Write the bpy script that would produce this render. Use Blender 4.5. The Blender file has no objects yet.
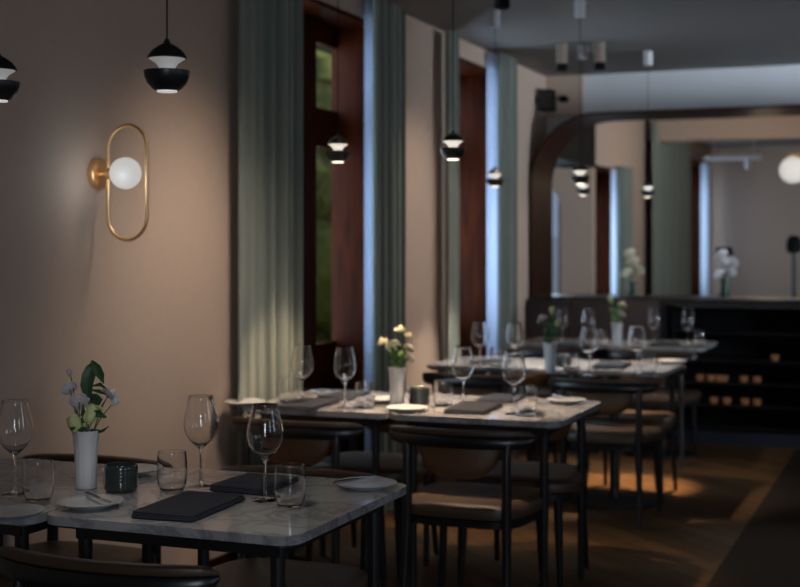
import bpy, bmesh, math, random
from mathutils import Vector, Matrix
random.seed(7)
PI = math.pi
sc = bpy.context.scene
C = sc.collection
sin, cos = math.sin, math.cos

# ------------------------------------------------------------------ camera model
FPX = 1334.0; HOR = 246.0; EYE = 1.41
A = math.atan(530/1334)
FX, FY = -sin(A), cos(A)
RX, RY = cos(A), sin(A)
def at(u, v, z):
    d = FPX*(EYE-z)/(v-HOR); l = (u-400)/FPX*d
    return Vector((d*FX+l*RX, d*FY+l*RY, z))
def yat(u, X):
    t = (u-400)/FPX
    return X*(FY+t*RY)/(FX+t*RX)
def xat(u, Y):
    t = (u-400)/FPX
    return Y*(FX+t*RX)/(FY+t*RY)
def dat(u, Y):
    t = (u-400)/FPX
    return Y/(FY+t*RY)

# ------------------------------------------------------------------ materials
def newmat(name):
    m = bpy.data.materials.new(name); m.use_nodes = True
    nt = m.node_tree
    return m, nt, nt.nodes['Principled BSDF']
def N(nt, t, **kw):
    n = nt.nodes.new(t)
    for k, v in kw.items():
        if k in n.inputs: n.inputs[k].default_value = v
        else: setattr(n, k, v)
    return n
def simple(name, col, rough=.5, metal=0, spec=.5, bump=0, bscale=60, var=0, coat=0, sheen=0):
    m, nt, p = newmat(name)
    p.inputs['Base Color'].default_value = (*col, 1)
    p.inputs['Roughness'].default_value = rough
    p.inputs['Metallic'].default_value = metal
    p.inputs['Specular IOR Level'].default_value = spec
    p.inputs['Coat Weight'].default_value = coat
    p.inputs['Sheen Weight'].default_value = sheen
    tc = N(nt, 'ShaderNodeTexCoord')
    if var or bump:
        nz = N(nt, 'ShaderNodeTexNoise', Scale=bscale, Detail=4)
        nt.links.new(tc.outputs['Object'], nz.inputs['Vector'])
    if var:
        mx = N(nt, 'ShaderNodeMix', data_type='RGBA')
        mx.inputs[6].default_value = (*[c*(1-var) for c in col], 1)
        mx.inputs[7].default_value = (*[min(1, c*(1+var)) for c in col], 1)
        nt.links.new(nz.outputs['Fac'], mx.inputs[0]); nt.links.new(mx.outputs[2], p.inputs['Base Color'])
    if bump:
        b = N(nt, 'ShaderNodeBump', Strength=bump, Distance=.002)
        nt.links.new(nz.outputs['Fac'], b.inputs['Height']); nt.links.new(b.outputs[0], p.inputs['Normal'])
    return m
def ramp(nt, stops):
    r = N(nt, 'ShaderNodeValToRGB')
    e = r.color_ramp.elements
    while len(e) < len(stops): e.new(.5)
    for i, (p, c) in enumerate(stops): e[i].position = p; e[i].color = (*c, 1)
    return r
def wood(name, c1, c2, scale=(1, 1, .12), rough=.28, ws=14):
    m, nt, p = newmat(name)
    tc = N(nt, 'ShaderNodeTexCoord'); mp = N(nt, 'ShaderNodeMapping'); mp.inputs['Scale'].default_value = scale
    nz = N(nt, 'ShaderNodeTexNoise', Scale=ws, Detail=6, Distortion=1.2)
    r = ramp(nt, [(.3, c1), (.7, c2)])
    nt.links.new(tc.outputs['Object'], mp.inputs[0]); nt.links.new(mp.outputs[0], nz.inputs['Vector'])
    nt.links.new(nz.outputs['Fac'], r.inputs[0]); nt.links.new(r.outputs[0], p.inputs['Base Color'])
    p.inputs['Roughness'].default_value = rough
    return m
def emis(name, col, s, base=(.8, .8, .8)):
    m, nt, p = newmat(name)
    p.inputs['Base Color'].default_value = (*base, 1)
    p.inputs['Emission Color'].default_value = (*col, 1)
    p.inputs['Emission Strength'].default_value = s
    return m

M = {}
M['plaster'] = simple('plaster', (.52, .385, .30), .85, bump=.25, bscale=25, var=.05)
M['plaster_grey'] = simple('plaster_grey', (.72, .73, .75), .8, var=.04, bscale=3)
M['ceiling'] = simple('ceiling_paint', (.135, .125, .12), .6, var=.04, bscale=3)
M['curtain'] = simple('curtain_fabric', (.19, .212, .18), .9, bump=.3, bscale=300, var=.12, sheen=.3)
M['mahogany'] = wood('mahogany', (.013, .002, .0002), (.050, .008, .0006), rough=.5)
M['mahogany'].node_tree.nodes['Principled BSDF'].inputs['Specular IOR Level'].default_value = .06
M['dark_mahogany'] = wood('dark_mahogany', (.010, .003, .001), (.036, .009, .002), rough=.5)
M['dark_mahogany'].node_tree.nodes['Principled BSDF'].inputs['Specular IOR Level'].default_value = .15
M['blackwood'] = simple('black_stained_wood', (.012, .011, .012), .3, var=.2, bscale=30)
M['blackmetal'] = simple('black_metal', (.012, .012, .013), .38, 0, .5, bump=.1, bscale=200)
M['leather'] = simple('brown_leather', (.06, .034, .019), .42, bump=.35, bscale=120, var=.15)
M['leather2'] = simple('tan_leather', (.13, .062, .028), .42, bump=.35, bscale=120, var=.15)
M['burgundy'] = simple('dark_burgundy_leather', (.013, .007, .008), .6, bump=.3, bscale=100, var=.15)
M['napkin'] = simple('charcoal_linen', (.019, .022, .034), .92, bump=.8, bscale=900, var=.15)
M['ceramic'] = simple('white_ceramic', (.46, .46, .465), .3, var=.03, bscale=20, coat=.2)
M['porcelain'] = simple('matte_white_porcelain', (.66, .66, .67), .5, var=.03, bscale=20)
M['brass'] = simple('brushed_brass', (.95, .62, .32), .42, 1, var=.05, bscale=40)
M['steel'] = simple('steel', (.5, .5, .52), .22, 1, var=.05, bscale=40)
M['whitecan'] = simple('white_painted_metal', (.6, .6, .62), .4, var=.02)
M['beigecan'] = simple('beige_painted_metal', (.26, .20, .165), .4, var=.02)
M['petal_white'] = simple('white_petals', (.72, .68, .68), .6, var=.06, bscale=60)
M['petal_pink'] = simple('pale_pink_petals', (.68, .58, .60), .6, var=.08, bscale=60)
M['petal_green'] = simple('yellow_green_petals', (.50, .56, .26), .6, var=.15, bscale=60)
M['petal_cream'] = simple('cream_petals', (.78, .72, .52), .6, var=.08, bscale=60)
M['leaf'] = simple('green_leaf', (.03, .085, .03), .45, var=.4, bscale=30)
M['leaf_light'] = simple('light_green_leaf', (.10, .20, .05), .5, var=.4, bscale=30)
M['stem'] = simple('green_stem', (.06, .11, .035), .5, var=.2)
M['hedge'] = simple('hedge_foliage', (.22, .25, .07), .8, bump=1, bscale=9, var=.7)
M['grass'] = simple('lawn', (.10, .2, .04), .9, var=.4, bscale=8)
M['whitewall'] = simple('white_garden_wall', (.8, .82, .85), .8, var=.03)
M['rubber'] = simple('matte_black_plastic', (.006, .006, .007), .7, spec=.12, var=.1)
M['shade_white'] = emis('lit_white_reflector', (1, .95, .88), .16)
M['shade_far'] = emis('lit_white_reflector_warm', (1, .9, .75), .8)
M['lens'] = emis('lit_diffuser', (1, .95, .88), .5)
M['lens_far'] = emis('lit_diffuser_warm', (1, .88, .68), 3)
M['globe'] = emis('lit_opal_globe', (1, .97, .93), .50, (.12, .12, .12))
M['globe_far'] = emis('lit_opal_globe_far', (1, .97, .9), .55)
M['amber'] = emis('candle_glow', (1, .42, .16), .05, (.10, .05, .03))

def glassmat(name, col=(1, 1, 1), rough=0, ior=1.45):
    m = bpy.data.materials.new(name); m.use_nodes = True; nt = m.node_tree
    nt.nodes.remove(nt.nodes['Principled BSDF'])
    g = N(nt, 'ShaderNodeBsdfGlass', Roughness=rough, IOR=ior); g.inputs['Color'].default_value = (*col, 1)
    nt.links.new(g.outputs[0], nt.nodes['Material Output'].inputs[0]); return m
M['glass'] = glassmat('clear_glass')
M['smoke'] = simple('smoked_grey_green_glass', (.028, .036, .033), .15, var=.2, bscale=40, coat=.5)
def panemat():
    m = bpy.data.materials.new('window_glass'); m.use_nodes = True; nt = m.node_tree
    nt.nodes.remove(nt.nodes['Principled BSDF'])
    t = N(nt, 'ShaderNodeBsdfTransparent'); g = N(nt, 'ShaderNodeBsdfGlossy', Roughness=.02)
    mx = N(nt, 'ShaderNodeMixShader'); mx.inputs[0].default_value = .05
    nt.links.new(t.outputs[0], mx.inputs[1]); nt.links.new(g.outputs[0], mx.inputs[2])
    nt.links.new(mx.outputs[0], nt.nodes['Material Output'].inputs[0]); return m
M['pane'] = panemat()
def sheermat():
    m = bpy.data.materials.new('sheer_white_voile'); m.use_nodes = True; nt = m.node_tree
    nt.nodes.remove(nt.nodes['Principled BSDF'])
    t = N(nt, 'ShaderNodeBsdfTranslucent'); t.inputs[0].default_value = (.85, .9, 1, 1)
    d = N(nt, 'ShaderNodeBsdfDiffuse'); d.inputs[0].default_value = (.6, .65, .75, 1)
    mx = N(nt, 'ShaderNodeMixShader', Fac=.7)
    mx.inputs[0].default_value = .25
    nt.links.new(t.outputs[0], mx.inputs[1]); nt.links.new(d.outputs[0], mx.inputs[2])
    nt.links.new(mx.outputs[0], nt.nodes['Material Output'].inputs[0]); return m
M['sheer'] = sheermat()
def marblemat():
    m, nt, p = newmat('veined_marble')
    tc = N(nt, 'ShaderNodeTexCoord'); oi = N(nt, 'ShaderNodeObjectInfo')
    ad = N(nt, 'ShaderNodeVectorMath', operation='ADD')
    sc_ = N(nt, 'ShaderNodeMath', operation='MULTIPLY'); sc_.inputs[1].default_value = 13
    nt.links.new(oi.outputs['Random'], sc_.inputs[0]); nt.links.new(tc.outputs['Object'], ad.inputs[0]); nt.links.new(sc_.outputs[0], ad.inputs[1])
    n1 = N(nt, 'ShaderNodeTexNoise', Scale=4.5, Detail=9, Distortion=1.6, Roughness=.6)
    r1 = ramp(nt, [(.0, (.42, .41, .41)), (.44, (.40, .395, .40)), (.5, (.23, .235, .26)), (.54, (.38, .375, .37)), (1, (.44, .43, .42))])
    n2 = N(nt, 'ShaderNodeTexNoise', Scale=2.2, Detail=5, Distortion=.8)
    r2 = ramp(nt, [(.35, (.72, .70, .70)), (.65, (1, 1, 1))])
    mx = N(nt, 'ShaderNodeMix', data_type='RGBA', blend_type='MULTIPLY'); mx.inputs[0].default_value = 1
    for n in (n1, n2): nt.links.new(ad.outputs[0], n.inputs['Vector'])
    nt.links.new(n1.outputs['Fac'], r1.inputs[0]); nt.links.new(n2.outputs['Fac'], r2.inputs[0])
    nt.links.new(r1.outputs[0], mx.inputs[6]); nt.links.new(r2.outputs[0], mx.inputs[7]); nt.links.new(mx.outputs[2], p.inputs['Base Color'])
    p.inputs['Roughness'].default_value = .16
    return m
M['marble'] = marblemat()
def floormat():
    m, nt, p = newmat('oak_plank_floor')
    tc = N(nt, 'ShaderNodeTexCoord'); mp = N(nt, 'ShaderNodeMapping'); mp.inputs['Rotation'].default_value = (0, 0, PI/4)
    br = N(nt, 'ShaderNodeTexBrick', Scale=1.0)
    br.inputs['Brick Width'].default_value = .9; br.inputs['Row Height'].default_value = .13; br.inputs['Mortar Size'].default_value = .004
    br.inputs['Color1'].default_value = (.17, .088, .038, 1); br.inputs['Color2'].default_value = (.11, .056, .025, 1); br.inputs['Mortar'].default_value = (.02, .012, .008, 1)
    nz = N(nt, 'ShaderNodeTexNoise', Scale=6, Detail=6)
    mx = N(nt, 'ShaderNodeMix', data_type='RGBA', blend_type='MULTIPLY'); mx.inputs[0].default_value = .5
    nt.links.new(tc.outputs['Object'], mp.inputs[0]); nt.links.new(mp.outputs[0], br.inputs['Vector']); nt.links.new(mp.outputs[0], nz.inputs['Vector'])
    nt.links.new(br.outputs['Color'], mx.inputs[6]); nt.links.new(nz.outputs['Fac'], mx.inputs[7]); nt.links.new(mx.outputs[2], p.inputs['Base Color'])
    p.inputs['Roughness'].default_value = .5; p.inputs['Specular IOR Level'].default_value = .12
    return m
M['floor'] = floormat()
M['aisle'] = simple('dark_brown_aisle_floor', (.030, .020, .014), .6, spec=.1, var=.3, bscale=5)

# ------------------------------------------------------------------ mesh helpers
class MB:
    def __init__(s): s.bm = bmesh.new()
    def box(s, x0, x1, y0, y1, z0, z1):
        v = [s.bm.verts.new((x, y, z)) for z in (z0, z1) for x, y in ((x0, y0), (x1, y0), (x1, y1), (x0, y1))]
        for f in ((3, 2, 1, 0), (4, 5, 6, 7), (0, 1, 5, 4), (1, 2, 6, 5), (2, 3, 7, 6), (3, 0, 4, 7)):
            s.bm.faces.new([v[i] for i in f])
        return s
    def rings(s, rings, close=False, cap=True):
        R = [[s.bm.verts.new(p) for p in r] for r in rings]
        n = len(R[0])
        seq = list(zip(R, R[1:])) + ([(R[-1], R[0])] if close else [])
        for a, b in seq:
            for i in range(n):
                j = (i+1) % n
                s.bm.faces.new((a[i], a[j], b[j], b[i]))
        if cap and not close:
            s.bm.faces.new(R[0][::-1]); s.bm.faces.new(R[-1])
        return s
    def lathe(s, prof, n=32, c=(0, 0, 0), close=False):
        cx, cy, cz = c
        R = []
        for r, z in prof:
            r = max(r, .0004)
            R.append([(cx+r*cos(2*PI*i/n), cy+r*sin(2*PI*i/n), cz+z) for i in range(n)])
        return s.rings(R, close=close, cap=not close)
    def tube(s, pts, rad, n=12, close=False):
        pts = [Vector(p) for p in pts]
        if not hasattr(rad, '__len__'): rad = [rad]*len(pts)
        R = []; prev = None
        for i, p in enumerate(pts):
            if close: t = pts[(i+1) % len(pts)]-pts[i-1]
            else: t = pts[min(i+1, len(pts)-1)]-pts[max(i-1, 0)]
            t.normalize()
            if prev is None:
                a = Vector((0, 0, 1)) if abs(t.z) < .9 else Vector((1, 0, 0))
                x = t.cross(a).normalized()
            else: x = (prev-t*prev.dot(t)).normalized()
            prev = x; y = t.cross(x)
            R.append([tuple(p+(x*cos(2*PI*k/n)+y*sin(2*PI*k/n))*rad[i]) for k in range(n)])
        return s.rings(R, close=close)
    def prism(s, poly, z0, z1):
        a = [s.bm.verts.new((x, y, z0)) for x, y in poly]; b = [s.bm.verts.new((x, y, z1)) for x, y in poly]
        n = len(poly)
        for i in range(n):
            j = (i+1) % n; s.bm.faces.new((a[i], a[j], b[j], b[i]))
        s.bm.faces.new(a[::-1]); s.bm.faces.new(b)
        return s
    def ico(s, c, r, sub=2, sq=(1, 1, 1), jit=0):
        res = bmesh.ops.create_icosphere(s.bm, subdivisions=sub, radius=1)
        for v in res['verts']:
            k = 1+random.uniform(-jit, jit)
            v.co = Vector((c[0]+v.co.x*r*sq[0]*k, c[1]+v.co.y*r*sq[1]*k, c[2]+v.co.z*r*sq[2]*k))
        return s
    def xf(s, mat):
        bmesh.ops.transform(s.bm, matrix=mat, verts=s.bm.verts); return s
    def bevel(s, w, seg=2):
        es = [e for e in s.bm.edges if len(e.link_faces) == 2 and e.calc_face_angle(0) > .6]
        bmesh.ops.bevel(s.bm, geom=es, offset=w, segments=seg, affect='EDGES', profile=.5, clamp_overlap=True); return s
    def build(s, name, mat, parent=None, angle=.7):
        bm = s.bm
        bmesh.ops.recalc_face_normals(bm, faces=bm.faces)
        for f in bm.faces: f.smooth = True
        for e in bm.edges:
            if len(e.link_faces) == 2 and e.calc_face_angle(0) > angle: e.smooth = False
        me = bpy.data.meshes.new(name); bm.to_mesh(me); bm.free()
        me.materials.append(M[mat] if isinstance(mat, str) else mat)
        o = bpy.data.objects.new(name, me); C.objects.link(o)
        if parent is not None: o.parent = parent
        return o
def tag(o, label, cat, group=None, kind=None):
    o['label'] = label; o['category'] = cat
    if group: o['group'] = group
    if kind: o['kind'] = kind
    return o
def thing(name, label, cat, loc=(0, 0, 0), rz=0, group=None):
    o = bpy.data.objects.new(name, None); C.objects.link(o); o.empty_display_size = .1
    o.location = loc; o.rotation_euler = (0, 0, rz)
    return tag(o, label, cat, group)
def struct(name, mb, mat, label=None):
    o = mb.build(name, mat); o['kind'] = 'structure'
    if label: o['label'] = label
    return o
def kids(o): return [c for c in bpy.data.objects if c.parent == o]
def dup(o, loc=None, rz=None, label=None, parent=None, scale=None):
    c = o.copy(); C.objects.link(c)
    if parent is not None: c.parent = parent
    if loc is not None: c.location = loc
    if rz is not None: c.rotation_euler = (0, 0, rz)
    if label: c['label'] = label
    if scale: c.scale = scale
    for k in kids(o): dup(k, parent=c)
    return c
class Maker:
    """first call places the prototype, later calls copy it"""
    def __init__(s, fn): s.fn = fn; s.p = None
    def __call__(s, loc, rz, label, group=None, scale=None):
        if s.p is None:
            s.p = s.fn(); o = s.p; o.location = loc; o.rotation_euler = (0, 0, rz)
            o['label'] = label
            if scale: o.scale = scale
        else: o = dup(s.p, loc, rz, label, scale=scale or (1, 1, 1))
        if group: o['group'] = group
        return o
def rrect(x0, x1, y0, y1, r, n=8):
    P = []
    for cx, cy, a0 in ((x1-r, y1-r, 0), (x0+r, y1-r, PI/2), (x0+r, y0+r, PI), (x1-r, y0+r, 1.5*PI)):
        for i in range(n+1):
            a = a0+PI/2*i/n; P.append((cx+r*cos(a), cy+r*sin(a)))
    return P

# ------------------------------------------------------------------ the room
WX = -2.75; CZ = 2.717; BY = 10.0; XR = 2.9; Y0 = -1.6; YE = 18.0
WT = .40
struct('floor', MB().box(-3.8, XR+.2, Y0-.2, YE+.2, -.1, 0), 'floor')
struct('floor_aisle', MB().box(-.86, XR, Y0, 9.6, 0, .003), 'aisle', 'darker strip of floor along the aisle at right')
struct('ceiling', MB().box(-3.8, XR+.2, Y0-.2, YE+.2, CZ, CZ+.15), 'ceiling')
w = MB()
W1 = (5.25, 6.55); W2 = (7.72, 8.64); HEAD = 2.6
for a, b, q in ((Y0, W1[0], .235), (W1[1], 7.2, .235), (7.2, W2[0], WT), (W2[1], BY, WT)): w.box(WX-q, WX, a, b, 0, CZ)
for (a, b), q in ((W1, .235), (W2, WT)): w.box(WX-q, WX, a, b, HEAD, CZ)
struct('wall_left', w, 'plaster')
NX = (.5, 1.5)
struct('wall_near', MB().box(-3.15, NX[0], Y0-.15, Y0, 0, CZ).box(NX[1], XR, Y0-.15, Y0, 0, CZ).box(*NX, Y0-.15, Y0, 0, .9).box(*NX, Y0-.15, Y0, 2.4, CZ), 'plaster')
nw = bpy.data.objects.new('window_9', None); C.objects.link(nw); nw['kind'] = 'structure'
f = MB()
for x in (NX[0], NX[1]-.06): f.box(x, x+.06, Y0-.1, Y0-.05, .9, 2.4)
for z in (.9, 2.34): f.box(NX[0], NX[1], Y0-.1, Y0-.05, z, z+.06)
f.build('window_frame', 'mahogany', nw)
MB().box(NX[0]+.03, NX[1]-.03, Y0-.08, Y0-.075, .93, 2.37).build('pane', 'pane', nw)
# unseen right side wall; window openings added to let fill light in
w = MB(); RW = [(-.9, 1.1), (2.0, 3.6), (6.0, 9.2)]
ys = [Y0]+[q for p in RW for q in p]+[YE]
for i in range(0, len(ys), 2): w.box(XR, XR+.2, ys[i], ys[i+1], 0, CZ)
for a, b in RW: w.box(XR, XR+.2, a, b, 2.4, CZ).box(XR, XR+.2, a, b, 0, .95)
struct('wall_right', w, 'plaster')
struct('baseboard_left', MB().box(WX, WX+.015, Y0, W1[0]-.02, 0, .12).bevel(.003), 'mahogany')

def window(i, ya, yb, depth, cols, rows, head=HEAD):
    """timber window: lining boards in the reveal, frame with stiles and rails, glass panes"""
    root = bpy.data.objects.new('window_%d' % i, None); C.objects.link(root); root['kind'] = 'structure'
    root['label'] = 'mahogany framed window between green curtains'
    t = .02
    xg = WX-depth
    l = MB().box(xg-.04, WX-.002, yb-t, yb, 0, head-t).box(xg-.04, WX-.002, ya, ya+t, 0, head-t).box(xg-.04, WX-.002, ya, yb, head-t, head)
    l.build('window_lining', 'mahogany', root)
    f = MB(); ymin, ymax = ya+t, yb-t
    yy = [ymin]+[q for c in cols for q in c]+[ymax]
    for k in range(0, len(yy), 2):
        if yy[k+1]-yy[k] > .002: f.box(xg-.038, xg-.008, yy[k], yy[k+1], 0, head-t)
    zz = [0]+[q for c in rows for q in c]+[head-t]
    for c in cols:
        for k in range(0, len(zz), 2): f.box(xg-.036, xg-.010, c[0], c[1], zz[k], zz[k+1])
    fo = f.build('window_frame', 'mahogany', root)
    for c in cols:
        for r in rows: MB().box(xg-.025, xg-.021, c[0], c[1], r[0], r[1]).build('pane', 'pane', fo)
    return root
window(1, *W1, .20, [(5.35, 6.0), (6.27, 6.53)], [(.9, 1.93), (2.13, 2.47)])
window(2, *W2, .35, [(7.80, 8.16), (8.24, 8.60)], [(.9, 1.93), (2.13, 2.47)])
for i, (a, b) in enumerate(RW):  # out-of-view windows added for the fill light
    root = bpy.data.objects.new('window_%d' % (i+5), None); C.objects.link(root); root['kind'] = 'structure'
    f = MB()
    for y in (a, (a+b)/2-.03, b-.06): f.box(XR+.05, XR+.1, y, y+.06, .95, 2.4)
    for z in (.95, 2.34): f.box(XR+.05, XR+.1, a, b, z, z+.06)
    f.build('window_frame', 'mahogany', root)
    MB().box(XR+.07, XR+.075, a+.03, b-.03, .98, 2.37).build('pane', 'pane', root)

# far wall with the big rounded opening
PY = 9.47; PT = 2.376; PS = 1.04; PX0 = WX+.012; PX1 = 2.2; PR = .50
def arch(x0, x1, z0, z1, r, n=14):
    P = [(x0, z0)]
    for i in range(n+1):
        a = PI-PI/2*i/n; P.append((x0+r+r*cos(a), z1-r+r*sin(a)))
    for i in range(n+1):
        a = PI/2-PI/2*i/n; P.append((x1-r+r*cos(a), z1-r+r*sin(a)))
    P.append((x1, z0)); return P
def arch_shell(y0, y1, t):
    mb = MB(); o = arch(PX0, PX1, PS, PT, PR); q = arch(PX0+t, PX1-t, PS, PT-t, PR-t)
    V = [[mb.bm.verts.new((x, y, z)) for x, z in P] for y in (y0, y1) for P in (o, q)]
    of, qf, ob, qb = V
    for i in range(len(o)-1):
        mb.bm.faces.new((of[i], of[i+1], qf[i+1], qf[i])); mb.bm.faces.new((ob[i+1], ob[i], qb[i], qb[i+1]))
        mb.bm.faces.new((of[i+1], of[i], ob[i], ob[i+1])); mb.bm.faces.new((qf[i], qf[i+1], qb[i+1], qb[i]))
    for k in (0, -1): mb.bm.faces.new((of[k], qf[k], qb[k], ob[k]))
    return mb
# back wall: strip above the opening following its rounded shape
mb = MB(); o = arch(PX0, PX1, PS, PT, PR)
outline = o[:-1]+[o[-1]]
topz = CZ
for i in range(len(outline)-1):
    (xa, za), (xb, zb) = outline[i], outline[i+1]
    if abs(xb-xa) < 1e-5: continue
    v = [mb.bm.verts.new(p) for p in ((xa, BY, za), (xb, BY, zb), (xb, BY, topz), (xa, BY, topz), (xa, BY+.06, za), (xb, BY+.06, zb), (xb, BY+.06, topz), (xa, BY+.06, topz))]
    for f in ((0, 1, 2, 3), (5, 4, 7, 6), (0, 4, 5, 1), (3, 2, 6, 7)): mb.bm.faces.new([v[k] for k in f])
mb.box(PX1, XR, BY, BY+.06, 0, CZ)
mb.box(WX, PX1, BY, BY+.06, 0, PS-.06)
mb.box(WX-WT, WX+.012, BY, BY+.06, 0, CZ)
struct('wall_back', mb, 'plaster_grey')
struct('trim_1', arch_shell(PY, BY+.061, .014), 'dark_mahogany', 'mahogany lining of the wide rounded opening')
struct('trim_2', MB().box(PX0, PX1, PY, BY+.06, PS-.05, PS).bevel(.004), 'blackwood', 'black ledge under the rounded opening')
struct('trim_3', MB().box(WX+.001, xat(582, BY-.04), BY-.05, BY-.001, 2.40, CZ-.001), 'plaster', 'short pilaster in the corner above the opening')
# black lower carcass below the ledge
struct('trim_4', MB().box(PX0, -1.76, PY+.02, BY-.01, 0, PS-.06), 'blackwood', 'black panelled half wall under the opening')

# ---- second room beyond the opening
AY = 11.5
w = MB()
O3 = (11.62, 12.62, 2.13); O4 = (15.3, 17.9, 2.5)
w.box(WX-WT, WX, O3[1], O4[0], 0, CZ).box(WX-WT, WX, O3[0], O3[1], O3[2], CZ)
w.box(WX-WT, WX, O4[1], YE, 0, CZ).box(WX-WT, WX, O4[0], O4[1], O4[2], CZ)
struct('wall_far_left', w, 'plaster')
struct('wall_far_back', MB().box(WX-WT, XR, YE, YE+.15, 0, CZ), 'plaster')
struct('wall_alcove_side', MB().box(-3.75, -3.62, BY+.06, AY+.1, 0, CZ), 'plaster')
# end wall of the alcove with an arched window hole
mb = MB(); ax, ar, az = -3.31, .27, 1.73
pts = [(ax+ar*cos(PI-PI*i/16), az+ar*sin(PI-PI*i/16)) for i in range(17)]
for i in range(16):
    (xa, za), (xb, zb) = pts[i], pts[i+1]
    v = [mb.bm.verts.new(p) for p in ((xa, AY, za), (xb, AY, zb), (xb, AY, 2.1), (xa, AY, 2.1), (xa, AY+.1, za), (xb, AY+.1, zb), (xb, AY+.1, 2.1), (xa, AY+.1, 2.1))]
    for f in ((0, 1, 2, 3), (5, 4, 7, 6), (0, 4, 5, 1), (3, 2, 6, 7)): mb.bm.faces.new([v[k] for k in f])
mb.box(-3.62, ax-ar, AY, AY+.1, 0, 2.1).box(ax+ar, WX, AY, AY+.1, 0, 2.1).box(ax-ar, ax+ar, AY, AY+.1, 0, .95)
struct('wall_alcove_end', mb, 'plaster')
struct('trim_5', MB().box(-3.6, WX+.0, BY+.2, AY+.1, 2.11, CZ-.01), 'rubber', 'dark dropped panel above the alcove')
struct('trim_6', MB().box(WX, XR, 13.9, 14.1, 2.50, CZ-.001), 'plaster', 'plastered ceiling beam across the far room')
pr = bpy.data.objects.new('window_8', None); C.objects.link(pr); pr['kind'] = 'structure'; pr['label'] = 'small arched window in the far alcove'
MB().prism([(ax-ar, .95)]+pts+[(ax+ar, .95)], 0, .005).xf(Matrix.Translation((0, AY+.06, 0)) @ Matrix.Rotation(PI/2, 4, 'X')).build('pane', 'pane', pr)
window(3, O3[0], O3[1], .30, [(11.72, 12.5)], [(.9, 1.9)], O3[2])
window(4, O4[0], O4[1], .30, [(15.5, 16.5), (16.6, 17.7)], [(.9, 2.3)], O4[2])

# ---- outside
struct('ground', MB().box(-14, -3.9, -3, 26, -.15, -.05), 'grass', 'lawn outside the windows')
def hedge(x0, x1, y0, y1, h, label):
    mb = MB()
    for i in range(int((y1-y0)*3)):
        for k in range(int(h*1.6)):
            mb.ico((random.uniform(x0, x1), y0+i/3+random.uniform(-.15, .15), .25+k*.6+random.uniform(-.2, .2)), random.uniform(.35, .55), 2, jit=.22)
    o = mb.build('hedge', 'hedge', angle=.2); tag(o, label, 'hedge')
hedge(-6.6, -6.0, 8.5, 15.5, 4.2, 'tall sunlit green hedge outside the nearest window')
o = MB().box(-5.4, -5.2, 16.5, 21, -.05, 1.55).bevel(.01).build('wall_garden', 'whitewall'); o['kind'] = 'structure'; o['label'] = 'low white wall outside the arched window'

# ------------------------------------------------------------------ curtains
def curtain(name, u0, u1, X, folds, amp, mat, label, z1=CZ-.03, z0=.02, cat='curtain', flat=0):
    ya, yb = yat(u0, X), yat(u1, X)
    n = folds*14; f, b = [], []
    ph = random.random()*6
    for i in range(n+1):
        t = i/n; y = ya+(yb-ya)*t
        a = t*folds*2*PI+ph
        am = amp if t > flat else amp*(.12+.88*max(0, (t-flat+.05)/.05))
        dx = am*(cos(a)+.35*cos(a*.53+1.3))*.8; dy = .25*amp*sin(2*a)
        f.append((X+dx+.003, y+dy)); b.append((X+dx-.003, y+dy))
    mb = MB()
    P = f+b[::-1]
    rings = []
    for k in range(9):
        s = k/8; z = z0+(z1-z0)*s
        q = 1+.12*sin(s*2.2)
        rings.append([(X+(x-X)*q, y, z) for x, y in P])
    R = [[mb.bm.verts.new(p) for p in r] for r in rings]
    m = len(P)
    for ra, rb in zip(R, R[1:]):
        for i in range(m):
            j = (i+1) % m; mb.bm.faces.new((ra[i], ra[j], rb[j], rb[i]))
    for r in (R[0], R[-1]):
        for i in range(n): mb.bm.faces.new((r[i], r[i+1], r[m-2-i], r[m-1-i]))
    o = mb.build(name, mat, angle=1.3)
    tag(o, label, cat)
    return o
curtain('curtain', 239, 296, -2.688, 6, .034, 'curtain', 'grey-green floor-length curtain right of the wall lamp, nearest the camera', flat=.42)
curtain('curtain', 372, 402, -2.655, 4, .036, 'curtain', 'grey-green curtain behind the flower vase of the second table row')
curtain('curtain', 446, 455, -2.665, 2, .03, 'curtain', 'narrow grey-green curtain edge left of the second window, behind the black pendant')
curtain('curtain', 498, 514, -2.655, 4, .028, 'curtain', 'grey-green curtain beside the rounded opening')
curtain('curtain', 620, 630, -2.655, 3, .034, 'curtain', 'dark narrow curtain in the far room, right of its first window', z1=2.15)
curtain('curtain', 653, 689, -2.64, 9, .04, 'curtain', 'wide gathered green curtain in the far room')
curtain('sheer_curtain', 367, 372, -2.712, 3, .012, 'sheer', 'thin backlit pale blue sheer curtain right of the nearest window')
curtain('sheer_curtain', 489, 500.5, -2.712, 4, .014, 'sheer', 'backlit pale blue sheer curtain at the second window')
curtain('sheer_curtain', 611, 620, -2.712, 4, .014, 'sheer', 'backlit pale blue sheer curtain at the far room\'s first window', z1=2.12)
curtain('sheer_curtain', 702, 708.5, -2.712, 4, .014, 'sheer', 'backlit pale blue sheer curtain at the far end of the far room', z1=2.48)

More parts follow.
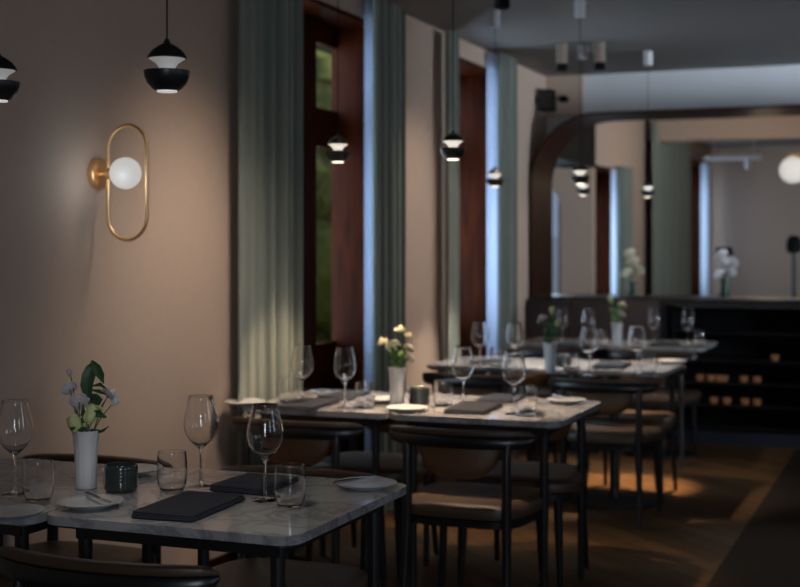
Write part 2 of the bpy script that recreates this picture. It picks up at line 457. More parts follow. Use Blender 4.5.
# ------------------------------------------------------------------ tables
TZ = .75
def make_table(w, d, kind):
    t = thing('dining_table', '', 'table')
    MB().prism(rrect(-w/2, w/2, -d/2, d/2, .05), TZ-.022, TZ).bevel(.003, 2).build('marble_top', 'marble', t)
    MB().prism(rrect(-w/2+.015, w/2-.015, -d/2+.015, d/2-.015, .045), TZ-.03, TZ-.0225).build('top_rim', 'blackmetal', t)
    if kind == 'legs':
        a = MB()
        for s in (-1, 1):
            a.box(-w/2+.06, w/2-.08, s*(d/2-.08)-.012, s*(d/2-.08)+.012, TZ-.065, TZ-.03)
            a.box(s*(w/2-.08)-.012, s*(w/2-.08)+.012, -d/2+.06, d/2-.08, TZ-.065, TZ-.03)
        a.build('apron', 'blackmetal', t)
        for sx in (-1, 1):
            for sy in (-1, 1):
                x, y = sx*(w/2-.08), sy*(d/2-.08)
                MB().tube([(x, y, TZ-.031), (x, y, .02), (x, y, 0)], [.018, .014, .013], 16).build('leg', 'blackmetal', t)
    else:
        MB().lathe([(.0, TZ-.03), (.12, TZ-.03), (.12, TZ-.04), (.03, TZ-.05), (.028, .05), (.035, .02), (.0, .02)], 28).build('column', 'blackmetal', t)
        MB().lathe([(0, 0), (.235, 0), (.235, .012), (.05, .03), (0, .03)], 40).build('base', 'blackmetal', t)
    return t
Ta = Maker(lambda: make_table(.695, .74, 'legs')); Tb = Maker(lambda: make_table(.66, .66, 'pedestal'))
g = 'square marble dining tables'
Ta((-1.685, 3.085, 0), 0, 'square grey marble table nearest the camera, with flowers and two place settings', g)
Ta((-2.385, 3.05, 0), 0, 'marble table at the bottom left edge of the photo, against the wall', g)
Ta((-1.635, 5.22, 0), 0, 'marble table of the second row, right of the seam beside the flower vase', g)
Ta((-2.315, 5.22, 0), 0, 'marble table of the second row standing against the curtain, left of the vase', g, (.94, 1, 1))
Tb((-1.615, 7.27, 0), 0, 'pale marble table of the third row with round black base, on the aisle side', g)
Tb((-2.28, 7.27, 0), 0, 'pale marble table of the third row on the window side', g)
Tb((-1.69, 9.05, 0), 0, 'marble table of the last row on the aisle side before the rounded opening', g)
Tb((-2.335, 9.05, 0), 0, 'marble table of the last row on the window side', g, (.93, 1, 1))

# ------------------------------------------------------------------ chairs
def make_chair():
    t = thing('dining_chair', '', 'chair')
    # seat cushion: rounded trapezoid with domed top
    base = []
    n = 40
    for i in range(n):
        a = 2*PI*i/n
        c, s = cos(a), sin(a)
        e = .42
        x = math.copysign(abs(c)**e, c); y = math.copysign(abs(s)**e, s)
        base.append((x*(.252+.022*y), y*.245))
    rings = []
    for k, z in ((.90, .405), (.99, .412), (1, .43), (.985, .448), (.93, .459), (.8, .464), (.5, .462), (.15, .459)):
        rings.append([(x*k, y*k, z) for x, y in base])
    MB().rings(rings).build('seat', 'leather', t)
    fr = MB()
    fr.rings([[(x*k, y*k, z) for x, y in base] for k, z in ((.86, .375), (.95, .378), (.95, .404), (.86, .406))])
    fr.build('seat_frame', 'blackwood', t)
    # legs
    for s in (-1, 1):
        MB().tube([(s*.215, .215, 0), (s*.205, .205, .2), (s*.2, .2, .38)], [.011, .016, .019], 16).build('leg', 'blackwood', t)
        MB().tube([(s*.205, -.265, 0), (s*.198, -.235, .2), (s*.193, -.222, .42), (s*.193, -.225, .6), (s*.195, -.215, .70)], [.011, .016, .019, .017, .015], 16).build('leg', 'blackwood', t)
    # curved top rail: dark wood underside, leather wrapped upper face
    def arc(ph): return (.285*sin(ph)/sin(1.05), -.245+.075*(1-cos(ph))/(1-cos(1.05)))
    for nm, mt, z0, z1, th in (('top_rail', 'blackwood', .668, .7135, .032), ('rail_pad', 'leather', .714, .738, .035)):
        rg = []
        m = 22
        for i in range(m+1):
            ph = -1.05+2.1*i/m; x, y = arc(ph)
            e = abs(2*i/m-1); k = math.sqrt(max(0, 1-e**6))*.75+.25
            nx, ny = sin(ph*.6), -cos(ph*.6)
            h = (z1-z0)/2*k; zc = (z0+z1)/2
            if nm == 'top_rail': zc = z1-h
            else: zc = z0+h
            r = []
            for j in range(12):
                a = 2*PI*j/12; cc, ss = cos(a), sin(a)
                cx = math.copysign(abs(cc)**.6, cc); sz = math.copysign(abs(ss)**.6, ss)
                r.append((x+nx*cx*th/2*k, y+ny*cx*th/2*k, zc+sz*h))
            rg.append(r)
        rl = MB().rings(rg).build(nm, mt, t if nm == 'top_rail' else rl)
    # D-shaped back pad below the rail
    mb = MB(); R = []
    nx_, nz_ = 20, 8
    def P(i, k, off):
        s = -1+2*i/nx_; q = k/nz_
        x = s*.165
        depth = .135*math.sqrt(max(0, 1-(abs(s))**3.2))+.012
        z = .70-depth*q
        y = -.245+.075*(1-cos(s*.62))/(1-cos(1.05))+.035
        bul = math.sqrt(max(0, (1-s**4)))*math.sqrt(max(0, 1-(q*2-1)**4))
        return (x, y+off*(.006+.013*bul), z)
    fr_ = [[mb.bm.verts.new(P(i, k, 1)) for k in range(nz_+1)] for i in range(nx_+1)]
    bk_ = [[mb.bm.verts.new(P(i, k, -1)) for k in range(nz_+1)] for i in range(nx_+1)]
    for i in range(nx_):
        for k in range(nz_):
            mb.bm.faces.new((fr_[i][k], fr_[i+1][k], fr_[i+1][k+1], fr_[i][k+1]))
            mb.bm.faces.new((bk_[i][k+1], bk_[i+1][k+1], bk_[i+1][k], bk_[i][k]))
        for k in (0, nz_): mb.bm.faces.new((fr_[i][k], fr_[i+1][k], bk_[i+1][k], bk_[i][k]))
    for i in (0, nx_):
        for k in range(nz_): mb.bm.faces.new((fr_[i][k], fr_[i][k+1], bk_[i][k+1], bk_[i][k]))
    mb.build('backrest', 'leather2', t, angle=1.2)
    return t
Ch = Maker(make_chair)
gc = 'brown leather dining chairs'
for x, y, r, lab in (
    (-1.68, 2.65, 0, 'dark chair seen from behind at the bottom left corner, tucked under the nearest table'),
    (-1.745, 3.41, PI, 'chair on the far side of the nearest table, its curved rail behind the tumbler'),
    (-2.45, 3.38, PI, 'chair behind the left edge table, its curved rail showing beside the flower vase'),
    (-1.62, 4.86, 0, 'leather chair seen from behind in the centre, before the second row of tables'),
    (-2.30, 4.86, 0, 'brown chair seen from behind under the curtain side table of the second row'),
    (-1.60, 5.46, PI, 'chair facing the camera on the far side of the second row\'s aisle table'),
    (-2.30, 5.46, PI, 'chair facing the camera behind the second row\'s curtain side table'),
    (-1.55, 6.88, 0, 'chair seen from behind at the third row\'s aisle table, slim leg at the aisle'),
    (-2.25, 6.88, 0, 'chair seen from behind at the third row\'s window side table'),
    (-1.57, 7.48, PI, 'chair facing the camera behind the third row\'s aisle table'),
    (-2.27, 7.48, PI, 'chair facing the camera behind the third row\'s window side table'),
    (-1.66, 8.75, 0, 'chair seen from behind at the last row\'s aisle table'),
    (-2.33, 8.75, 0, 'chair seen from behind at the last row\'s window side table')):
    Ch((x, y, 0), r, lab, gc)

# banquette below the opening
b = thing('banquette', 'dark burgundy leather banquette bench below the rounded opening', 'bench', (-2.24, 9.28, 0))
MB().box(-.49, .48, .0, .175, 0, .36).build('base', 'blackwood', b)
MB().box(-.49, .48, -.06, .17, .365, .46).bevel(.02, 3).build('seat', 'burgundy', b)
for k in range(3):
    MB().box(-.49+k*.323, -.49+(k+1)*.323-.006, .09, .18, .465, 1.02).bevel(.015, 3).build('back_cushion', 'burgundy', b)

# shelf unit below the ledge on the right
s = thing('bar_shelf', 'black open bar shelf with small warm lights under the ledge at right', 'shelf', (.2, 9.82, 0))
f = MB().box(-1.94, 1.95, .15, .17, 0, .96)
for x in (-1.94, -1.0, 0, .95, 1.93): f.box(x, x+.02, -.15, .15, 0, .96)
f.build('carcass', 'rubber', s)
for z in (.10, .26, .42, .58, .78): MB().box(-1.92, 1.93, -.14, .149, z, z+.018).build('shelf_board', 'rubber', s)
MB().box(-1.94, 1.95, -.17, -.152, 0, .09).build('kick_board', simple('blue_grey_kick', (.012, .016, .03), .5), s)
def make_tea():
    t = thing('candle_holder', '', 'candle holder')
    MB().lathe([(0, 0), (.026, 0), (.032, .01), (.035, .05), (.032, .052), (.03, .02), (0, .015)], 20).build('cup', 'amber', t)
    MB().lathe([(0, .016), (.018, .016), (.018, .03), (.003, .031), (.002, .04), (0, .04)], 16).build('candle', 'ceramic', t)
    return t
Tea = Maker(make_tea)
for u, v, z in ((700, 380, .438), (711, 381, .438), (719, 380, .438), (724, 380, .438), (744, 381, .438), (757, 380, .438),
                (714, 404, .278), (727, 404, .278), (745, 404, .278), (757, 404, .278), (775, 364, .598), (748, 404, .278)):
    if (u, v) == (748, 404): continue
    Tea((xat(u, 9.76), 9.76, z), 0, 'small amber candle cup glowing on the black bar shelf', 'amber candle cups on the bar shelf', (.8, .8, .8))

# ------------------------------------------------------------------ tableware
def make_wine():
    t = thing('wine_glass', '', 'wine glass')
    wt = .0011
    out = [(.0365, .0), (.037, .0015), (.02, .004), (.007, .008), (.0042, .02), (.0036, .06), (.0038, .092), (.006, .103), (.015, .112), (.03, .125), (.042, .143), (.0475, .163), (.0465, .185), (.041, .212), (.036, .235), (.0335, .248)]
    inn = [(r-wt, z) for r, z in out[8:]][::-1]
    inn[-1] = (.012, .1135)
    bowl = MB().lathe(out[7:]+[(.0332, .2485)]+inn+[(.004, .1085)], 48)
    bowl.build('bowl', 'glass', t, angle=.75)
    MB().lathe([(0, 0)]+out[:7]+[(.0055, .1015), (0, .102)], 36).build('stem', 'glass', t, angle=.75)
    return t
Wine = Maker(make_wine)
def make_tumbler():
    t = tag(MB().lathe([(0, 0), (.028, 0), (.033, .003), (.0385, .02), (.041, .045), (.0405, .075), (.0375, .104), (.0368, .1045), (.0362, .104), (.039, .075), (.0395, .045), (.036, .02), (.03, .009), (0, .007)], 44).build('water_tumbler', 'glass', angle=.75), '', 'drinking glass')
    return t
Tum = Maker(make_tumbler)
def make_plate():
    t = tag(MB().lathe([(0, .004), (.035, .004), (.036, 0), (.045, 0), (.047, .004), (.07, .009), (.083, .0155), (.084, .0165), (.083, .0175), (.069, .012), (.05, .0085), (0, .0085)], 56).build('bread_plate', 'ceramic', angle=1.2), '', 'plate')
    return t
Plate = Maker(make_plate)
def make_knife():
    t = thing('butter_knife', '', 'knife')
    MB().prism([(0, -.006), (.04, -.009), (.065, -.008), (.078, 0), (.07, .005), (0, .005)], -.0006, .0006).build('blade', 'steel', t)
    MB().tube([(.002, 0, 0), (-.02, 0, 0), (-.06, 0, 0), (-.085, 0, 0)], [.003, .0045, .0055, .004], 12).build('handle', 'steel', t)
    return t
Knife = Maker(make_knife)
def make_candle():
    t = thing('candle_pot', '', 'candle holder')
    prof = [(0, 0), (.038, 0), (.043, .006)]
    for k in range(6):
        z = .01+k*.0095; prof += [(.0445, z), (.0455, z+.004), (.0445, z+.008)]
    prof += [(.044, .071), (.042, .073), (.040, .071), (.040, .03), (0, .028)]
    MB().lathe(prof, 44).build('cup', 'smoke', t)
    MB().lathe([(0, .029), (.0385, .029), (.0385, .045), (.002, .046), (.0015, .055), (0, .055)], 24).build('candle', 'ceramic', t)
    return t
Candle = Maker(make_candle)
def make_vase():
    prof = [(0, 0), (.027, 0), (.029, .003), (.0295, .05), (.0305, .10), (.034, .14), (.038, .158), (.0365, .158), (.031, .138), (.027, .1), (.026, .01), (0, .008)]
    rg = []
    n = 48
    for r, z in prof:
        rg.append([((max(r, .0005)*(1+.018*cos(12*a)))*cos(a), (max(r, .0005)*(1+.018*cos(12*a)))*sin(a), z) for a in [2*PI*i/n for i in range(n)]])
    return tag(MB().rings(rg).build('flower_vase', 'porcelain', angle=1.2), '', 'vase')
Vase = Maker(make_vase)
def make_napkin(w, d, layers=3):
    mb = MB()
    for L in range(layers):
        z0 = .0015+L*.0045; th = .0042
        sh = L*.0025
        pr = rrect(-w/2+sh*.5, w/2-sh, -d/2+sh, d/2-sh*.4, .004, 3)
        n = len(pr)
        def wob(x, y): return .0012*sin(x*38+L)+.0010*cos(y*45+x*15+L)
        R = [[(x*k, y*k, z0+q*th+(wob(x*k, y*k) if L else .3*wob(x*k, y*k))) for x, y in pr] for k, q in ((.985, 0), (1, .5), (.988, 1), (.93, 1.1), (.7, 1.2), (.35, 1.25), (.05, 1.25))]
        mb.rings(R)
    t = mb.build('napkin', 'napkin', angle=1.0)
    return tag(t, '', 'napkin')
Nap = Maker(lambda: make_napkin(.17, .30))

def tz(u, v): p = at(u, v, TZ+.0005); return (p.x, p.y, p.z)
# wine glasses: pixel of the foot centre on the table top
for u, v, lab in (
    (265, 500, 'tall wine glass nearest the camera, beside a tumbler on the front table'),
    (201, 486, 'wine glass behind the dark napkin on the front table, in front of the wall'),
    (15, 494, 'faint wine glass at the far left edge of the photo'),
    (302, 406, 'leftmost wine glass of the second table row, in front of the curtain edge'),
    (345, 408, 'second wine glass of the second table row, in front of the mahogany window'),
    (463, 407, 'wine glass of the second table row left of the dark folded napkin'),
    (514, 414, 'wine glass of the second table row right of the dark folded napkin'),
    (480, 368, 'leftmost wine glass of the third table row, in front of the second window'),
    (515, 368, 'wine glass of the third table row beside the blue lit curtain'),
    (589, 376, 'wine glass of the third table row, right of the white vase'),
    (637, 374, 'rightmost wine glass of the third table row'),
    (562, 345, 'wine glass of the last table row below the rounded opening\'s left jamb'),
    (588, 347, 'wine glass of the last table row just left of its green and white flowers'),
    (654, 346, 'wine glass of the last table row, second from the right'),
    (688, 347, 'rightmost wine glass of the last table row')):
    Wine(tz(u, v), random.random()*6, lab, 'stemmed wine glasses')
for u, v, lab in (
    (290, 506, 'short clear tumbler beside the nearest wine glass'),
    (172, 490, 'clear tumbler left of the wine glass by the wall, on the front table'),
    (38, 500, 'faint tumbler left of the flower vase, at the left edge'),
    (288, 402, 'leftmost tumbler of the second table row'),
    (365, 408, 'tumbler of the second table row left of the white vase'),
    (443, 406, 'tumbler of the second table row right of the dark candle pot'),
    (527, 412, 'tumbler of the second table row nearest the white bread plate'),
    (497, 366, 'tumbler of the third table row between two wine glasses'),
    (572, 373, 'tumbler of the third table row right of the white vase'),
    (648, 374, 'tumbler of the third table row at its right end'),
    (601, 346, 'tumbler of the last table row left of its vase'),
    (699, 347, 'tumbler at the right end of the last table row')):
    Tum(tz(u, v), 0, lab, 'clear water tumblers')
plates = {}
for u, v, lab in (
    (90, 507, 'white bread plate in front of the flower vase on the front table'),
    (366, 488, 'white bread plate at the right corner of the front table'),
    (10, 517, 'dim plate at the left edge of the photo'),
    (131, 474, 'white plate half hidden behind the dark candle pot'),
    (407, 411, 'white bread plate in front of the second row\'s flower vase'),
    (566, 403, 'white bread plate at the right end of the second table row'),
    (245, 405, 'plate at the left end of the second table row'),
    (385, 402, 'plate left of the flower vase of the second table row, behind it'),
    (548, 372, 'white bread plate at the foot of the third row\'s vase'),
    (672, 363, 'white bread plate at the right end of the third table row')):
    plates[(u, v)] = Plate(tz(u, v), 0, lab, 'white bread plates')
def knife_on(u, v, rz, lab, off=(.0, .0)):
    p = at(u, v, TZ+.0005)
    k = Knife((p.x+off[0], p.y+off[1], TZ+.024), rz, lab)
    return k
knife_on(90, 507, 2.55+PI, 'butter knife on the plate in front of the flower vase', (.02, .01))
knife_on(366, 488, 1.15, 'butter knife resting across the left rim of the right corner plate', (-.025, .0))
knife_on(566, 403, 2.6+PI, 'butter knife on the plate at the right end of the second table row', (.0, .01))
for u, v, rz, lab, s_ in (
    (190, 509, .06, 'dark grey folded napkin nearest the camera on the front table', (1, 1, 1.2)),
    (256, 487, -.02, 'dark blue folded napkin behind the nearest wine glass', (1, .72, 1.3)),
    (474, 410, .05, 'dark folded napkin between the wine glasses of the second table row', (1, 1, 1.2)),
    (502, 400, .0, 'dark napkin on the far side of the second row\'s aisle table', (.95, .85, 1)),
    (308, 406, .05, 'dark folded napkin between the left wine glasses of the second table row', (1, 1, 1.2)),
    (345, 397, .0, 'dark napkin on the far side of the second row\'s curtain side table', (.95, .85, 1)),
    (612, 367, .05, 'dark folded napkin in the middle of the third row\'s aisle table', (1, 1, 1.6)),
    (492, 363, .05, 'dark napkin on the third row\'s window side table', (1, .8, 1.2)),
    (575, 346, .0, 'dark napkin at the left of the last table row', (1, .8, 1.2)),
    (666, 345, .0, 'dark napkin between the two right wine glasses of the last table row', (1, .8, 1.2))):
    p = at(u, v, TZ+.0005); Nap(p, rz, lab, 'folded dark napkins', s_)
for u, v, lab in (
    (121, 491, 'ribbed smoked glass candle pot beside the flowers on the front table'),
    (419, 405, 'dark candle pot right of the white vase in the second table row'),
    (563, 368, 'dark candle pot right of the third row\'s vase'),):
    Candle(tz(u, v), 0, lab, 'smoked candle pots')

# ------------------------------------------------------------------ flowers
def petals(r, layers=((.28, 3, .9), (.6, 5, .55), (.9, 6, .25), (1.1, 7, .02)), h=1.0):
    mb = MB()
    for li, (k, n, up) in enumerate(layers):
        for j in range(n):
            a = 2*PI*j/n+li*.7+random.uniform(-.15, .15)
            rr = r*k; wd = rr*1.5*PI/n*1.15+.15*r
            nu, nv = 4, 5; g = []
            for iv in range(nv+1):
                t = iv/nv; row = []
                rad = rr*(.12+.88*sin(t*PI/2)**.8)*(1+.12*t*(1-up)); z = r*.10*sin(9*t+j)*t+r*h*(t**1.3)*(.35+up*.9)-.12*r*(1-up)*t**5*2
                for iu in range(nu+1):
                    s = -1+2*iu/nu
                    w_ = wd*math.sqrt(max(.02, sin(PI*min(1, .12+t*.80))))*s*.5
                    q = Vector((rad-abs(s)**2*.18*rr*(1-.4*t), w_, z+random.uniform(-.03, .03)*r+.06*r*s*s*t))
                    row.append((q.x*cos(a)-q.y*sin(a), q.x*sin(a)+q.y*cos(a), q.z))
                g.append(row)
            V = [[mb.bm.verts.new(p) for p in row] for row in g]
            for x in range(nv):
                for y in range(nu): mb.bm.faces.new((V[x][y], V[x][y+1], V[x+1][y+1], V[x+1][y]))
    return mb
def leaf_mb(base, tip, width, droop=.0):
    base, tip = Vector(base), Vector(tip); mb = MB(); ax_ = tip-base; L = ax_.length; ax_.normalize()
    sd = ax_.cross(Vector((FX, FY, 0))).normalized(); nr = sd.cross(ax_)
    V = []
    for i in range(9):
        t = i/8; w_ = width*sin(PI*t**.8)**.8*.5+.0004
        c = base+ax_*L*t-Vector((0, 0, droop*t*t))
        V.append([mb.bm.verts.new(c+sd*w_*s+nr*(abs(s)*.25*w_+.05*w_*sin(t*14))) for s in (-1, -.5, 0, .5, 1)])
    for a, b in zip(V, V[1:]):
        for j in range(4): mb.bm.faces.new((a[j], a[j+1], b[j+1], b[j]))
    return mb
FNUM = 0
def flower(vp, off, h, r, mat, label, group=None, tilt=(0, 0), leaves=1, kind='open', leafmat='leaf', ltip=None, seedmin=0):
    """vp: vase base point; off: head offset in camera-right / away axes; h: head height above the vase base"""
    ox = off[0]*RX+off[1]*FX; oy = off[0]*RY+off[1]*FY
    t = thing('cut_flower', label, 'flower', vp, 0, group)
    a = math.atan2(oy, ox); m = .018 if (ox or oy) else 0
    p0 = Vector((-cos(a)*m*.6, -sin(a)*m*.6, .03)); p1 = Vector((cos(a)*m, sin(a)*m, .15)); p2 = Vector((ox, oy, h))
    mid = (p1+p2)/2+Vector((0, 0, .008))
    MB().tube([p0, p1, mid, p2], [.0016, .0016, .0014, .0014], 8).build('stem', 'stem', t)
    if kind == 'open': mb = petals(r)
    elif kind == 'bud': mb = petals(r, ((.3, 3, 1.2), (.5, 4, 1.2), (.68, 5, 1.1)), 1.3)
    elif kind == 'spike':
        mb = petals(r*.6, ((.4, 4, 1), (.9, 5, .7)))
    tl = Matrix.Translation(p2) @ Matrix.Rotation(tilt[0], 4, Vector((RX, RY, 0))) @ Matrix.Rotation(tilt[1], 4, Vector((FX, FY, 0)))
    mb.xf(tl); mb.build('blossom', mat, t, angle=2)
    for k in range(leaves):
        b_ = p1.lerp(p2, .35+.25*k); ang = random.uniform(0, 2*PI)
        tip = b_+Vector((cos(ang)*.035, sin(ang)*.035, random.uniform(-.005, .03)))
        leaf_mb(b_, tip, .016, .005).build('leaf', leafmat, t, angle=2)
    return t
def vase_at(u, v, lab): p = tz(u, v); Vase(p, 0, lab, 'white ribbed vases'); return Vector(p)
# px -> metres for heads: build offsets from pixel positions of the blossoms
def heads(vp, u0, v0, items):
    d = -vp.x*sin(A)*-1 if False else (vp.x*FX+vp.y*FY)
    for (u, v, dep, r, mat, kind, tilt, leaves, label) in items:
        s_ = d/FPX
        flower(vp, ((u-u0)*s_, dep), (v0-v)*s_, r, mat, label, tilt=tilt, kind=kind, leaves=leaves)
v1 = vase_at(86, 488, 'white ribbed vase of roses beside the candle pot on the front table')
heads(v1, 86, 488, [
    (80, 402, -.01, .024, 'petal_pink', 'open', (-1.0, -.2), 1, 'pale pink open flower in the middle left of the front vase'),
    (69, 390, .01, .021, 'petal_white', 'open', (-.8, -.6), 0, 'white open flower at the upper left of the front vase'),
    (69, 377, .02, .011, 'petal_pink', 'bud', (.1, -.3), 0, 'small dark-tipped bud at the left top of the front vase'),
    (107, 396, .01, .021, 'petal_white', 'open', (-.7, .6), 1, 'white flower at the right of the front vase'),
    (112, 405, -.01, .014, 'petal_white', 'bud', (.2, .8), 0, 'small white bud at the far right of the front vase'),
    (89, 421, -.03, .030, 'petal_green', 'bud', (-.7, .35), 1, 'yellow-green bud over the front vase rim, right of its twin'),
    (80, 430, -.035, .030, 'petal_green', 'bud', (-.9, -.35), 1, 'lowest yellow-green bud hanging over the front vase rim'),
])
sp = thing('leafy_sprig', 'dark green leafy sprig standing up from the front vase', 'foliage', v1)
SC = (v1.x*FX+v1.y*FY)/FPX
def off(du, dv, dep=0): return Vector((du*SC*RX+dep*FX, du*SC*RY+dep*FY, dv*SC))
def blade(path, wid):
    """broad leaf following a bent midrib; wid = half widths in pixels at each point"""
    mb = MB(); V = []
    P = [off(*p) for p in path]
    for i, p in enumerate(P):
        t = (P[min(i+1, len(P)-1)]-P[max(i-1, 0)]).normalized()
        vw = Vector((FX, FY, 0)); sd = t.cross(vw).normalized()
        w_ = wid[i]*SC
        V.append([mb.bm.verts.new(p+sd*w_*q+vw*(-.35*w_*abs(q)+.004*sin(i*1.7+q))) for q in (-1, -.6, 0, .6, 1)])
    for a, b in zip(V, V[1:]):
        for k in range(4): mb.bm.faces.new((a[k], a[k+1], b[k+1], b[k]))
    bmesh.ops.subdivide_edges(mb.bm, edges=mb.bm.edges[:], cuts=1, use_grid_fill=True, smooth=.6)
    mb.build('leaf', 'leaf', sp, angle=2)
MB().tube([off(0, 12), off(2, 60), off(4, 85), off(6, 100)], [.002, .002, .0017, .0012], 8).build('stem', 'stem', sp)
blade([(4, 82), (2, 92), (1, 102), (3, 112), (6, 120), (8, 125), (6, 128)], [1, 4, 6, 7, 6, 3, .3])
blade([(6, 127, -.005), (12, 120, -.015), (17, 113, -.02), (20, 105, -.025)], [1.5, 5, 4, .3])
blade([(4, 86), (9, 90, -.02), (14, 90, -.03), (17, 93, -.03)], [1, 6, 6.5, 4])
blade([(6, 98), (14, 97, -.01), (22, 94, -.02)], [.6, 2, .3])
blade([(6, 102), (15, 104, -.01), (24, 99, -.02)], [.6, 2, .3])
blade([(2, 68), (8, 75, -.02), (16, 76, -.03), (23, 72, -.03)], [.8, 3.5, 4, 1])
blade([(2, 66), (-2, 74, -.01), (-2, 84, -.01)], [.6, 2.5, .4])
blade([(-2, 62), (-9, 72), (-12, 82)], [.5, 1.4, .3])
blade([(4, 58), (10, 57, -.01), (18, 58, -.02), (25, 63, -.02)], [.6, 2, 1.6, .3])
blade([(-4, 60), (-10, 60, -.01), (-15, 64, -.01)], [.6, 2, .3])
MB().tube([off(3, 60), off(14, 80), off(22, 92)], .0014, 8).build('stem', 'stem', sp)
def posy(u, v, lab, items, loc=None):
    vp = vase_at(u, v, lab)
    heads(vp, u, v, items)
    return vp
posy(397, 406, 'white vase of cream flowers on the second table row', [
    (383, 343, 0, .022, 'petal_cream', 'open', (-.4, -.5), 1, 'leftmost cream blossom of the second row\'s vase'),
    (393, 346, -.03, .028, 'petal_cream', 'open', (-.9, 0), 1, 'large cream blossom in the middle of the second row\'s vase'),
    (400, 331, 0, .022, 'petal_cream', 'open', (-.3, 0), 2, 'topmost cream blossom of the second row\'s vase'),
    (408, 337, 0, .018, 'petal_cream', 'open', (-.3, .6), 1, 'upper right cream blossom of the second row\'s vase'),
    (408, 349, -.01, .022, 'petal_cream', 'open', (-.6, .6), 2, 'right middle cream blossom of the second row\'s vase'),
    (409, 359, -.02, .020, 'petal_cream', 'open', (-.8, .5), 2, 'lowest cream blossom at the right of the second row\'s vase')])
posy(550, 373, 'white vase of the third table row with dark greenery', [
    (543, 320, 0, .026, 'petal_white', 'open', (-.5, -.5), 3, 'white blossom among dark leaves in the third row\'s vase'),
    (552, 314, 0, .02, 'petal_green', 'bud', (0, 0), 4, 'green bud on top of the third row\'s vase'),
    (556, 326, -.02, .02, 'petal_green', 'bud', (-.4, .4), 4, 'lower green bud of the third row\'s vase')])
posy(617, 347, 'white vase of the last table row before the rounded opening', [
    (612, 303, 0, .026, 'petal_green', 'bud', (0, -.3), 4, 'bright green bud in the last row\'s vase'),
    (622, 306, 0, .026, 'petal_cream', 'open', (-.5, .4), 2, 'cream blossom in the last row\'s vase'),
    (621, 315, -.02, .022, 'petal_pink', 'open', (-.6, .4), 2, 'lower pale blossom in the last row\'s vase')])
# extra leaves in the farther bouquets
for (u, v), n_, mt in (((397, 406), 10, 'leaf_light'), ((550, 373), 12, 'leaf'), ((617, 347), 12, 'leaf_light')):
    vp = Vector(tz(u, v))
    g_ = thing('leafy_sprig', {397: 'light green leafy sprig in the second row\'s vase', 550: 'dark green leafy sprig in the third row\'s vase', 617: 'bright green leafy sprig in the last row\'s vase'}[u], 'foliage', vp)
    MB().tube([(0, 0, .03), (.003, 0, .16), (.006, .004, .25)], .002, 8).build('stem', 'stem', g_)
    for k in range(n_):
        a = random.uniform(0, 2*PI); b_ = Vector((.004, .002, .15+k*.009)); e = b_+Vector((cos(a)*.045, sin(a)*.045, random.uniform(.0, .04)))
        leaf_mb(b_, e, .026, .004).build('leaf', mt, g_, angle=2)

# vases on the ledge / in the far room
for u, lab, tall, fl in ((725, 'green glass vase on the ledge of the opening, right of the far curtain', .13, 'white blossom in the green vase on the ledge'),
                    (633, 'slim green vase on the ledge in front of the pale far wall', .10, 'pale blossom in the slim vase on the ledge')):
    yy = 9.95; vp = Vector((xat(u, yy), yy, PS+.001))
    vt = tag(MB().lathe([(0, 0), (.03, 0), (.033, .01), (.03, tall*.6), (.035, tall), (.031, tall), (.026, tall*.6), (.026, .01), (0, .008)], 24).build('ledge_vase', simple('green_glass', (.05, .09, .06), .15, coat=.5)), lab, 'vase')
    vt.location = vp
    s_ = (vp.x*FX+vp.y*FY)/FPX
    for k, (du, dv) in enumerate(((-6, 22), (5, 24), (0, 34), (-3, 42), (7, 34))):
        if u == 633 and k == 4: continue
        flower(vp, (du*s_, 0), dv*s_, .042, 'petal_white' if u == 725 else 'petal_cream', fl, group='blossoms in the '+('green' if u == 725 else 'slim')+' ledge vase', tilt=(-.8, du*.06), leaves=0)

# ------------------------------------------------------------------ pendants
PZ = EYE+.376
def make_pendant(sh, ln, canopy, PZ, k):
    t = thing('pendant_lamp', '', 'lamp')
    MB().lathe([(0, .004), (.041, .022), (.042, .0245), (.039, .030), (.030, .041), (.017, .050), (.008, .054), (.004, .064), (0, .065)][1:], 36).build('dome', 'blackmetal', t)
    MB().lathe([(.004, -.003), (.018, -.001), (.0185, .004), (.024, .012), (.0385, .0218), (.004, .0225)], 36).build('reflector', sh, t)
    bw = MB().lathe([(.049, -.004), (.0492, -.007), (.047, -.018), (.041, -.031), (.031, -.042), (.024, -.0465), (.022, -.045), (.03, -.038), (.04, -.025), (.045, -.010), (.046, -.0045), (.019, -.0035), (.0, -.0035)], 40).build('bowl', 'blackmetal', t)
    MB().lathe([(.001, -.044), (.0215, -.0455), (.0215, -.049), (.001, -.050)], 30).build('diffuser', ln, bw)
    if k != 1:
        for q in [o for o in bpy.data.objects if o.parent == t or o.parent == bw]: q.data.transform(Matrix.Scale(k, 4))
    zc = CZ-PZ
    MB().tube([(0, 0, .06), (0, 0, zc-.09)], .0018, 8).build('cord', 'rubber', t)
    MB().lathe([(.001, zc-.001), (.03, zc-.001), (.03, zc-.095), (.001, zc-.095)], 28).build('ceiling_canopy', canopy, t)
    return t
PH = EYE+.40
Pn = Maker(lambda: make_pendant('shade_white', 'lens', 'blackmetal', PH, 1.064))
Pb = Maker(lambda: make_pendant('shade_far', 'lens_far', 'blackmetal', PH, 1.064))
Pf = Maker(lambda: make_pendant('shade_far', 'lens_far', 'whitecan', PZ, 1))
